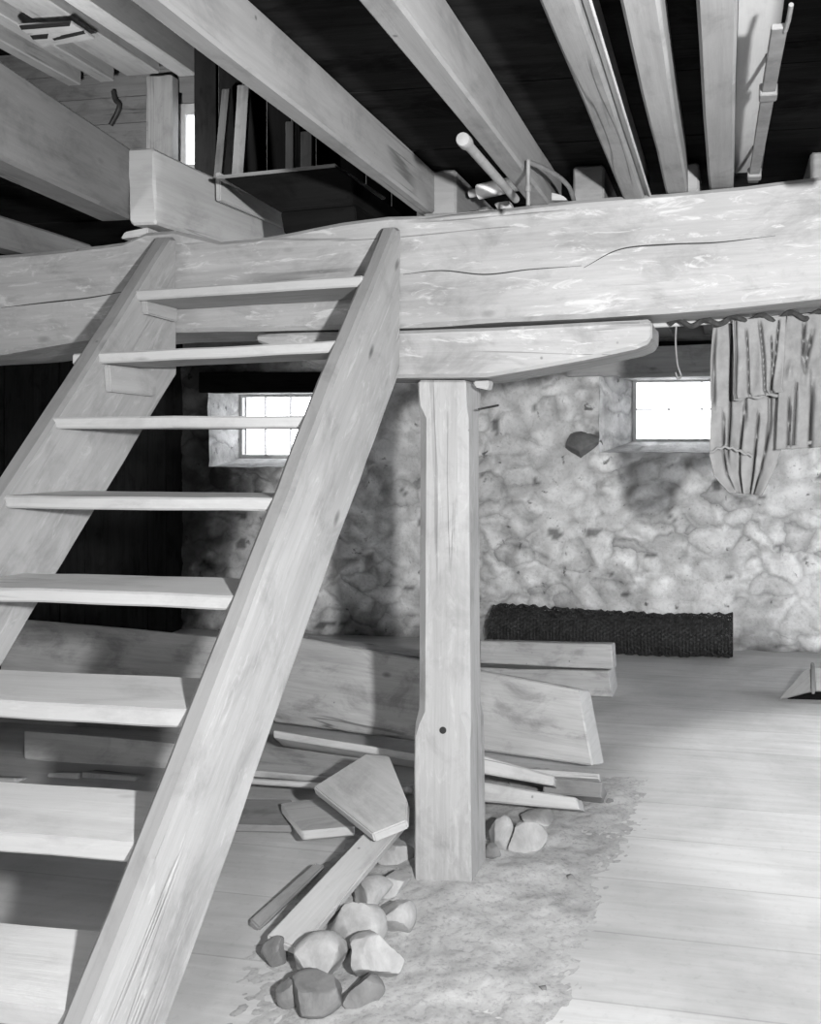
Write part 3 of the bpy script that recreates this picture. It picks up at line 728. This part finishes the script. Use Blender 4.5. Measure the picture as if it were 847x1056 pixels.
bp = empty('bent_pipe', aY(546, 210, 2.99), label='thin bent metal pipe hooking over the top of the great beam', cat='pipe')
BPY = 2.56
tube('upright', [aY(545, 212, BPY), aY(545, 190, BPY), aY(545, 166, BPY)], .0065, 'steel', bp, 10)
tube('curved_arm', bez([aY(545, 167, BPY), aY(560, 173, 2.66), aY(576, 182, 2.78), aY(587, 193, 2.88), aY(592, 206, 2.985)], 24), .0075, 'steel', bp, 10)
tube('coupling', [aY(545, 192, BPY), aY(545, 198, BPY)], .0095, 'steel', bp, 10)
for i, (x, y, sx, c) in enumerate(((520, 206, .035, 'rockm'), (500, 209, .025, 'rockd'))):
    p = aY(x, y, 3.02); p.z = beam_top(p.x) - .004
    rock('rubble_chip', p, (sx, sx, sx * 1.1), c, 50 + i, label=('grey' if i == 0 else 'dark') + ' rubble chip on the great beam below the white roller', cat='chip')

# ============================================================ STAIRS
YA = lambda z: (z + 1.09) / 1.15          # front arris
stairs = empty('staircase', (-1.52, 1.5, 0), label='steep open-tread wooden ladder stair leaning against the great beam', cat='stairs')
SX = [(-1.139, -1.084), (-1.968, -1.908)]
def stringer(x0, x1, top, knot):
    prof = [(YA(0.0), 0.0), (YA(top - .02), top - .02), (YA(top - .02) + .015, top), (2.952, top + .004), (2.952, 1.78), (1.28, 0.0)]
    n = 30; secs = []
    # lofted along the slope so that the edge can be hand-hewn
    fr = lambda u: V((0, YA(0) + u * (YA(top) - YA(0)), u * top))
    bk = lambda u: V((0, 1.28 + u * (2.952 - 1.28), u * 1.78))
    for i in range(n + 1):
        u = i / n; a, b = fr(u), bk(u)
        if u > .999: a = V((0, YA(top), top)); b = V((0, 2.952, 1.78))
        secs.append([V((x0, a.y, a.z)), V((x1, a.y, a.z)), V((x1, b.y, b.z)), V((x0, b.y, b.z))])
    secs.append([V((x0, 2.951, top + .006)), V((x1, 2.951, top + .006)), V((x1, 2.952, 1.79)), V((x0, 2.952, 1.79))])
    o = loft('stringer', secs, .011, ['stair', 'stairedge'], stairs, wobble=.008, m=6, endbevel=False)
    d = V((0, -.75, .66))
    for p in o.data.polygons:
        if p.normal.dot(d) > .5: p.material_index = 1
    return o
stringer(*SX[0], 2.262, 0); stringer(*SX[1], 2.262, 0)
NT = 9
for k in range(NT):
    j = k - 2
    z = .762 + .2155 * j; y = 1.63 + .1835 * j
    th = .034 if k > 3 else .04
    dep = .25 if k < 7 else .21
    xl, xr = SX[1][1] - .04, SX[0][0] + .012
    yl = y + R.uniform(-.004, .004)
    tw = R.uniform(-.004, .004)
    zl = 0
    if k == 7: tw, zl, xl = .012, -.014, -2.0
    if k == 8: tw, zl = .018, -.006
    if k == 6: zl = -.004
    A = [(xl, yl, z - th + zl), (xl, yl + dep, z - th + zl), (xl, yl + dep, z + zl), (xl, yl, z + zl)]
    B = [(xr, yl, z - th + tw), (xr, yl + dep, z - th + tw), (xr, yl + dep, z + tw), (xr, yl, z + tw)]
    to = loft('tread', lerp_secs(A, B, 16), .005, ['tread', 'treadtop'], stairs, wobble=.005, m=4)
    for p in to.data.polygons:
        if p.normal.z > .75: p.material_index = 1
    if k >= 7:
        zz = z - th - .004 + (zl if k == 7 else 0)
        if True:
            for (xx, s) in ((SX[1][1] + .001, 1), (SX[0][0] - .023, 1)):
                slab('cleat', [(xx, y + .02, zz), (xx, y + (.2 if k == 8 else .27), zz), (xx, y + (.2 if k == 8 else .26), zz - (.05 if k == 8 else .085)), (xx, y + .03, zz - (.045 if k == 8 else .08))], (.022, 0, 0), 'stair', stairs)

# ============================================================ HANGING CLOTHES
RYc = 3.2
rz = aY(770, 325, RYc).z
rod0, rod1 = aY(668, 336, RYc), aY(900, 322, RYc)
rod = tube('clothes_rod', [rod0.lerp(rod1, i / 8) for i in range(9)], .009, 'white', root=True, label='white rod hung under the great beam carrying the clothes', cat='rod')
pts = []
for i in range(140):
    u = i / 139; p = aY(690, 334, RYc - .045).lerp(aY(900, 320.5, RYc - .045), u); a = u * 44
    pts.append(p + V((0, math.cos(a) * .014 + .008, math.sin(a) * .011 + .009 * noise.noise(V((u * 9, 0, 0))))))
tube('tarred_rope', pts, .010, 'rope', seg=7, root=True, label='black tarred rope wound round the clothes rod', cat='rope')
tube('hanging_wire', bez([aY(x, y, RYc) for x, y in ((698, 331), (697, 352), (699, 376), (703, 388), (699, 390), (697, 384))], 24), .0035, 'steel', root=True, label='thin wire with a hooked end hanging beside the clothes', cat='wire')
def garment(name, prof, Y, folds, label, mat, hump=.03, seed=0, n=70, m=70, cat='clothing', flare=.02):
    """prof: list of (t, px_left, px_right, py) rows from top to hem, hung over the rod"""
    bm = bmesh.new(); rows = []
    def at(t):
        for a, b in zip(prof, prof[1:]):
            if t <= b[0]:
                u = (t - a[0]) / (b[0] - a[0]); u = u * u * (3 - 2 * u) if False else u
                return [a[i] + (b[i] - a[i]) * u for i in range(1, 5)]
        return prof[-1][1:]
    for j in range(m + 1):
        t = j / m; l, r, yl, yr = at(t); row = []
        for i in range(n + 1):
            s = i / n; x = l + (r - l) * s; y = yl + (yr - yl) * s
            p = aY(x, y, Y)
            d = 0
            for (c, wd_, a, slant, t0, t1) in folds:
                q = (s - c - slant * t) / wd_
                en = max(0, min(1, (t - t0) / .12)) * max(0, min(1, (t1 - t) / .12))
                d += a * math.exp(-q * q) * en
            d += .012 * noise.noise(V((x * .05 + seed, y * .012, seed))) + .006 * noise.noise(V((x * .12 + seed, y * .05, 2))) + .012 * math.sin(s * 13 + seed + 2 * t) * t
            d -= flare * t * (1 - t)
            p.y += d
            row.append(bm.verts.new(p))
        rows.append(row)
    for a, b in zip(rows, rows[1:]):
        for i in range(n): bm.faces.new((a[i], a[i + 1], b[i + 1], b[i]))
    me = finish(bm, name, (0, 0, 1), 80); o = link(name, me, mat, label=label, cat=cat)
    s = o.modifiers.new('thickness', 'SOLIDIFY'); s.thickness = .004; s.offset = 1
    return o
g1 = garment('trousers', [(0, 737, 812, 330, 326), (.2, 734, 812, 370, 370), (.62, 733, 812, 430, 432), (.78, 732, 806, 470, 462), (.9, 737, 800, 491, 483), (1, 752, 786, 508, 511)], RYc + .015,
        [(.26, .014, .045, 0, -.2, .85), (.60, .014, .05, .05, .55, 1.2), (.47, .012, .05, -.06, .5, 1.2), (.10, .014, .035, .12, .55, 1.0), (.78, .02, .03, 0, 0, .8), (.45, .014, .04, .02, .42, .68), (.9, .014, .035, -.15, .6, 1.1), (.02, .02, .03, .05, .0, .6)],
        'long faded trousers hanging lowest from the rod, under the short cloth', 'cloth', seed=3)
g2 = garment('short_cloth', [(0, 756, 811, 330, 326), (.5, 757, 809, 370, 368), (.9, 756, 806, 406, 400), (1, 757, 808, 412, 404)], RYc - .05,
        [(.5, .03, .03, .18, 0, 1.1), (.24, .02, .024, .1, .1, 1.1), (.88, .02, .03, -.1, 0, 1.1), (.70, .016, .026, .12, .2, 1.1), (.05, .02, .03, 0, -.1, 1.2)],
        'short folded cloth draped over the rod in front of the long trousers', 'cloth', seed=8)
g3 = garment('jacket', [(0, 812, 905, 326, 318), (.3, 806, 905, 362, 362), (.55, 803, 905, 396, 396), (.62, 803, 905, 408, 408), (1, 800, 905, 464, 458)], RYc - .035,
        [(.2, .016, .04, .1, 0, .45), (.33, .018, .04, -.15, .1, .5), (.18, .012, .05, 0, .5, 1.1), (.36, .014, .05, -.02, .5, 1.1), (.1, .03, -.03, 0, .36, .56), (.3, .03, -.025, 0, .4, .6), (.08, .012, .04, .05, .6, 1.1), (.5, .016, .045, .1, 0, 1.1)],
        'crumpled worn jacket hanging at the right edge beside the trousers', 'cloth2', seed=15)
tube('waist_hem', [aY(757 + i * 3.2, 411 - i * .3 + 1.5 * math.sin(i), RYc - .028) for i in range(17)], .006, 'cloth', g2, 8)
tube('jacket_hem', [aY(807 + i * 5, 460 - i * .3 + 2 * math.sin(i * .8), RYc - .018) for i in range(18)], .007, 'cloth2', g3, 8)
tube('trouser_cuff', [aY(732 + i * 4, 466 - 5 * math.sin(i * .4) - i * .2 + (2 if i % 2 else 0), RYc - .008) for i in range(12)], .005, 'cloth', g1, 8)

# ============================================================ BACK WALL FITTINGS
slab('lintel', [aY(x, y, WY - .09) for x, y in ((584, 361), (800, 352), (800, 384), (584, 388))], (0, .14, 0), 'lintel', root=True, label='grey wooden lintel over the right window in the stone wall', cat='lintel')
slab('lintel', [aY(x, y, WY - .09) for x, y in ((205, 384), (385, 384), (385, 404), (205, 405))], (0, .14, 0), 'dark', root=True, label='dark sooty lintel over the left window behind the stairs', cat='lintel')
slab('lintel_batten', [aY(x, y, WY - .105) for x, y in ((640, 386), (800, 382), (800, 386), (640, 390))], (0, .05, 0), 'pale', root=True, label='thin pale batten under the lintel of the right window', cat='batten')
bar('wall_plate', LX + .02, RX - .02, WY - .06, WY + .02, WTOP - .05, WTOP + .005, 'dark', None, 'x', .008, 30, root=True, label='dark timber wall plate along the top of the stone wall', cat='beam')
q = aY(598, 461, WY - .05)
rr = rock('wall_stone', (q.x, WY + .0, q.z - .09), (.18, .09, .19), 'rockd', 61, 0, 6, label='dark oval stone set in the wall left of the right window', cat='stone')
# roll of wire netting by the wall
def netting():
    bm = bmesh.new(); x0, x1 = aY(508, 655, 6.72).x, aY(756, 655, 6.72).x; c = V((0, 6.74, .155))
    nx, na = 72, 28
    for layer, r in enumerate((.150, .125, .095)):
        rows = []
        for i in range(nx + 1):
            rr_ = []
            for a in range(na):
                an = 2 * math.pi * (a + .5 * (i % 2)) / na; x = x0 + (x1 - x0) * i / nx
                rad = r * (1 + .07 * noise.noise(V((x * 3, an, layer)))) + R.uniform(-.016, .016)
                rr_.append(bm.verts.new((x, c.y + math.cos(an) * rad, max(.008, c.z + math.sin(an) * rad + .012 * math.sin(x * 3)))))
            rows.append(rr_)
        for i in range(nx):
            for a in range(na):
                o = i % 2
                p, q_ = rows[i][a], rows[i][(a + 1) % na]; u_ = rows[i + 1][(a + o) % na]; u2 = rows[i + 1][(a + o - 1) % na]
                bm.faces.new((p, q_, u_)); bm.faces.new((p, u_, u2))
    me = finish(bm, 'wire_netting_roll', (1, 0, 0)); o = link('wire_netting_roll', me, 'wire', label='dark roll of wire netting lying on the floor along the stone wall', cat='wire roll')
    wfm = o.modifiers.new('wire', 'WIREFRAME'); wfm.thickness = .0075; wfm.use_replace = True
    return o
netting()

# ============================================================ LUMBER PILE
def plank4(name, TL, TR, BR, BL, t, mat, label, n=16, ch=.006, wobble=.004, group='lumber piled behind the post', cat='board', endmat=None, m=4, parent=None, **k):
    TL, TR, BR, BL = map(V, (TL, TR, BR, BL))
    nrm = ((TR - TL).cross(BL - TL)).normalized()
    if nrm.y < 0 and abs(nrm.y) > .3 or (abs(nrm.y) <= .3 and nrm.z > 0): nrm = -nrm
    tv = nrm * t
    A = [BL, BL + tv, TL + tv, TL]; B = [BR, BR + tv, TR + tv, TR]
    if parent is not None: return loft(name, lerp_secs(A, B, n), ch, mat, parent, wobble=wobble, m=m)
    o = loft(name, lerp_secs(A, B, n), ch, mat, None, wobble=wobble, m=m, root=True, label=label, cat=cat, group=group)
    if endmat:
        o.data.materials.append(M[endmat]); d = (TR - TL).normalized()
        for p in o.data.polygons:
            if p.normal.dot(d) > .8: p.material_index = 1
    return o
S = lambda x, y, Y: aY(x, y, Y)
plank4('hewn_slab', S(285, 653, 4.62), S(597, 710, 4.25), S(612, 790, 4.12), S(282, 744, 4.48), .17, 'pile', 'heavy hewn slab leaning behind the post with its sawn end facing right', 20, .008, endmat='endgrain')
plank4('long_plank', S(6, 637, 4.95), S(470, 678, 4.95), S(470, 735, 4.85), S(0, 698, 4.85), .06, 'pile', 'long wide plank on edge behind the stair treads', 24)
plank4('squared_timber', S(495, 661, 5.55), S(631, 664, 5.55), S(633, 690, 5.53), S(495, 684, 5.53), .16, 'pile', 'squared timber lying topmost behind the slab, in front of the wire roll', 12, endmat='endgrain')
plank4('squared_timber', S(480, 688, 5.56), S(628, 692, 5.56), S(632, 719, 5.54), S(480, 714, 5.54), .28, 'pile', 'lower squared timber on the floor behind the slab, under the topmost one', 12)
plank4('thin_board', S(318, 656, 4.9), S(436, 670, 4.9), S(436, 674, 4.78), S(318, 661, 4.78), .02, 'board', 'thin pale board lying flat on the long plank left of the post', 10)
# under the slab, right of the post
plank4('short_board', S(496, 778, 3.72), S(571, 799, 3.72), S(571, 810, 3.69), S(496, 797, 3.69), .24, 'board', 'pale short board sloping out from behind the post under the slab', 10)
plank4('short_board', S(496, 806, 3.62), S(594, 822, 3.62), S(598, 835, 3.59), S(496, 826, 3.59), .22, 'board', 'lowest pale board beside the post foot, above the broken stones', 10)
plank4('short_board', S(560, 800, 3.86), S(622, 806, 3.86), S(620, 822, 3.82), S(560, 818, 3.82), .2, 'mid', 'grey board end sticking out under the sawn end of the slab', 8)
plank4('short_board', S(520, 790, 3.95), S(618, 797, 3.95), S(618, 803, 3.93), S(520, 797, 3.93), .2, 'board', 'thin splintered board tucked right below the slab', 8)
# left of the post
plank4('thin_board', S(282, 752, 4.02), S(432, 777, 4.02), S(432, 785, 4.0), S(282, 760, 4.0), .14, 'board', 'thin pale board lying across the pile below the slab', 12)
plank4('pile_board', S(262, 766, 4.05), S(374, 782, 4.05), S(374, 804, 3.78), S(256, 795, 3.78), .03, 'pile', 'cracked board with open grain under the thin pale board', 10)
plank4('pile_board', S(250, 802, 3.62), S(420, 811, 3.62), S(420, 818, 3.61), S(250, 808, 3.61), .08, 'board', 'straight narrow board below the cracked board with open grain', 10)
plank4('pile_board', S(120, 822, 3.55), S(300, 824, 3.55), S(300, 852, 3.35), S(120, 850, 3.35), .03, 'mid', 'grey board lying on the floor behind the right stair side', 10)
plank4('board_stub', S(290, 828, 3.42), S(345, 820, 3.5), S(366, 852, 3.2), S(312, 857, 3.18), .035, 'board', 'short sawn stub of plank lying beside the kite-shaped board', 8, endmat='endgrain')
# seen between the stair treads at left
plank4('low_timber', S(24, 753, 4.05), S(185, 766, 4.05), S(185, 800, 3.98), S(24, 782, 3.98), .15, 'pile', 'low timber under the long plank, seen between the sixth and seventh treads', 12)
plank4('low_timber', S(-60, 737, 4.5), S(200, 746, 4.5), S(200, 760, 4.48), S(-60, 752, 4.48), .2, 'mid', 'dark grey timber in the shade just under the long plank', 12)
plank4('timber_block', S(48, 797, 3.8), S(80, 797, 3.8), S(80, 815, 3.78), S(48, 815, 3.78), .12, 'board', 'small pale block on the floor under the low timber, first from left', 5, cat='block', group='small blocks under the stairs')
plank4('timber_block', S(84, 796, 3.82), S(140, 801, 3.82), S(140, 818, 3.8), S(84, 816, 3.8), .12, 'pile', 'small cracked block under the low timber, beside the right stair side', 5, cat='block', group='small blocks under the stairs')
plank4('timber_block', S(-30, 800, 3.7), S(16, 802, 3.7), S(16, 818, 3.68), S(-30, 818, 3.68), .12, 'board', 'small block at the left edge above the seventh tread', 5, cat='block', group='small blocks under the stairs')
plank4('squared_block', S(-60, 872, 3.2), S(4, 884, 3.05), S(4, 916, 3.05), S(-60, 912, 3.2), .18, 'board', 'squared block on the floor at the left edge below the seventh tread', 6, cat='block', group=None)

# kite-shaped board and leaning planks
def px_slab(name, pz, t, mat, label, cat='board', group=None, g=None, parent=None):
    pts = [aY(x, y, Y) for x, y, Y in pz]
    n = (pts[1] - pts[0]).cross(pts[2] - pts[0]).normalized()
    if n.y < 0: n = -n
    return slab(name, pts, n * t, mat, parent, g=g, bev=.005, root=parent is None, label=label, cat=cat, group=group)
def on_plane(px, P0, P1, P2):
    """points where the sight lines meet the plane of three real points"""
    n = (P1 - P0).cross(P2 - P0); out = []
    for x, y in px:
        d = ray(x, y); out.append(CAM + d * ((P0 - CAM).dot(n) / d.dot(n)))
    return out
def face_slab(name, px, ref, t, mat, label, cat='board', group=None, g=None):
    P = [aY(*r) for r in ref]; pts = on_plane(px, *P)
    n = (P[1] - P[0]).cross(P[2] - P[0]).normalized()
    if n.dot(CAM - P[0]) > 0: n = -n
    return slab(name, pts, n * t, mat, None, g=g, bev=.005, root=True, label=label, cat=cat, group=group)
face_slab('kite_board', [(323, 811), (378, 777), (401, 779), (420, 826), (419, 846), (384, 860)], ((323, 811, 3.2), (378, 777, 3.36), (384, 860, 2.93)), .035, 'board', 'flat kite-shaped board propped on top of the leaning plank', 'board')
face_slab('leaning_board', [(275, 965), (378, 856), (420, 838), (419, 848), (309, 979)], ((275, 965, 2.56), (309, 979, 2.54), (384, 855, 3.06)), .03, 'board', 'plank leaning from the floor up to the kite-shaped board', 'board', g=aY(384, 855, 3.06) - aY(292, 972, 2.61))
face_slab('narrow_plank', [(258, 948), (326, 889), (336, 892), (268, 958)], ((258, 948, 2.72), (326, 889, 3.04), (268, 958, 2.71)), .025, 'mid', 'narrow plank lying on edge behind the leaning plank', 'board')

# ============================================================ STONES
RG = 'stones tumbled at the foot of the leaning plank'
def stone(px, py, w, h, mat, seed, lab, rot=0, z=0.0, cuts=9, name='stone', group=RG):
    p = aZ(px, py + h * .46, z); dep = (p - CAM).dot(FW); sx = w / F * dep / 2 * 1.2; sz = h / F * dep * .88
    return rock(name, (p.x, p.y + sx * .5, z - .004), (sx, sx * .9, sz), mat, seed, rot, cuts, label=lab, cat='stone', group=group)
stone(323, 992, 56, 62, 'rockm', 2, 'smooth grey stone below the foot of the leaning plank', .3)
stone(320, 1032, 58, 48, 'rockd', 5, 'dark rounded stone nearest the camera', .8)
stone(369, 1027, 40, 38, 'rockd', 9, 'small dark pointed stone beside the dark rounded stone', .1)
stone(377, 998, 62, 52, 'rock', 12, 'pale angular stone behind the small dark pointed stone', .5)
stone(361, 960, 56, 56, 'rock', 17, 'pale tilted stone beside the middle of the leaning plank', .9)
stone(402, 950, 40, 44, 'rock', 21, 'pale upright stone nearest the dirt, right of the heap', .2)
stone(400, 918, 42, 34, 'rock', 26, 'pale blocky stone in front of the post foot', .6)
stone(378, 925, 44, 38, 'rockm', 58, 'broken brick-like stone leaning under the leaning plank', .4)
stone(404, 880, 36, 36, 'rockm', 31, 'grey stone under the kite-shaped board beside the post', .4)
stone(280, 985, 26, 36, 'rockd', 37, 'small dark stone left of the foot of the leaning plank', .4)
stone(296, 1022, 26, 40, 'rockd', 71, 'small dark stone left of the dark rounded stone', .9)
PG = 'broken stones right of the post foot'
stone(514, 865, 26, 46, 'rockm', 41, 'upright grey stone against the right of the post', .3, group=PG)
stone(539, 866, 40, 36, 'rockm', 44, 'broad grey stone second from the post, under the boards', .7, group=PG)
stone(552, 848, 40, 14, 'rockm', 47, 'flat pale stone just under the lowest board', .7, group=PG)
stone(508, 882, 18, 24, 'rockd', 53, 'little dark stone at the post foot', .7, group=PG)
for i, (x, y, s, lab) in enumerate(((588, 905, 9, 'curled wood chip on the floor right of the stones'), (560, 1020, 9, 'small chip on the floor at the bottom near the dirt edge'), (575, 893, 5, 'tiny chip beside the curled wood chip'), (628, 826, 8, 'chip under the board end below the slab'))):
    stone(x, y, s, s * .8, 'rockd', 80 + i, lab, name='floor_chip', group='chips scattered on the floor', cuts=5)

# dirt spilled over the floor round the post
def dirt():
    bm = bmesh.new(); x0, x1, y0, y1 = -2.0, -.15, 1.75, 4.3; n = 150; rows = []
    line = [(1.75, -1.0, -.55), (2.3, -1.3, -.50), (2.8, -1.45, -.45), (3.2, -1.45, -.42), (3.7, -1.5, -.38), (4.3, -1.3, -.42)]
    def edges(y):
        for a, b in zip(line, line[1:]):
            if y <= b[0]: u = (y - a[0]) / (b[0] - a[0]); return a[1] + (b[1] - a[1]) * u, a[2] + (b[2] - a[2]) * u
        return line[-1][1:]
    for j in range(n + 1):
        r = []
        for i in range(n + 1):
            x, y = x0 + (x1 - x0) * i / n, y0 + (y1 - y0) * j / n
            l, rr_ = edges(y); wv = .10 * noise.noise(V((x * 3, y * 3, 5))) + .05 * noise.noise(V((x * 14, y * 14, 5))) + .02 * noise.noise(V((x * 45, y * 45, 8)))
            d = min(x - l, rr_ - x, (4.25 - y)) + wv
            h = .014 * max(-.6, min(1, d / .3)) + .012 * noise.fractal(V((x * 6, y * 6, 3)), 1, 2, 5) * min(1, max(0, d / .15)) + .004 * noise.noise(V((x * 40, y * 40, 0)))
            pd = math.hypot(x - (PX0 + PX1) / 2, y - 3.12); h += .03 * math.exp(-(pd / .3) ** 2)
            r.append(bm.verts.new((x, y, h)))
        rows.append(r)
    for a, b in zip(rows, rows[1:]):
        for i in range(n):
            q = (a[i], a[i + 1], b[i + 1], b[i])
            if max(v.co.z for v in q) > -.001: bm.faces.new(q)
    bmesh.ops.delete(bm, geom=[v for v in bm.verts if not v.link_faces], context='VERTS')
    return link('dirt', finish(bm, 'dirt', (1, 0, 0), 60), 'dirt', label='loose dirt and dust spilled over the floor around the post', cat='dirt', kind='stuff')
dirt()
# offcut at the right edge on the floor
oc = empty('box_offcut', aZ(830, 722, 0), label='tilted wooden box offcut on the floor at the right edge', cat='box')
oy = 5.62
def op(x, y, d=0): return aY(x, y, oy + d)
b0 = aZ(803, 721, .005)
slab('sloping_board', [b0, op(831, 690, .10), op(838, 690, .12), op(836, 713, -.02)], (.012, .02, -.012), 'board', oc)
slab('sloping_board', [op(840, 689, .10), op(885, 686, .10), op(885, 711, -.02), op(842, 712, -.02)], (.0, .02, -.012), 'board', oc)
slab('box_side', [op(812, 721, -.02), op(838, 714, -.015), op(885, 713, -.015), op(885, 723, -.02)], (0, .02, 0), 'dark', oc)
slab('divider', [op(837, 688, .05), op(841, 688, .05), op(841, 716, -.05), op(837, 716, -.05)], (.0, .05, .02), 'mid', oc)
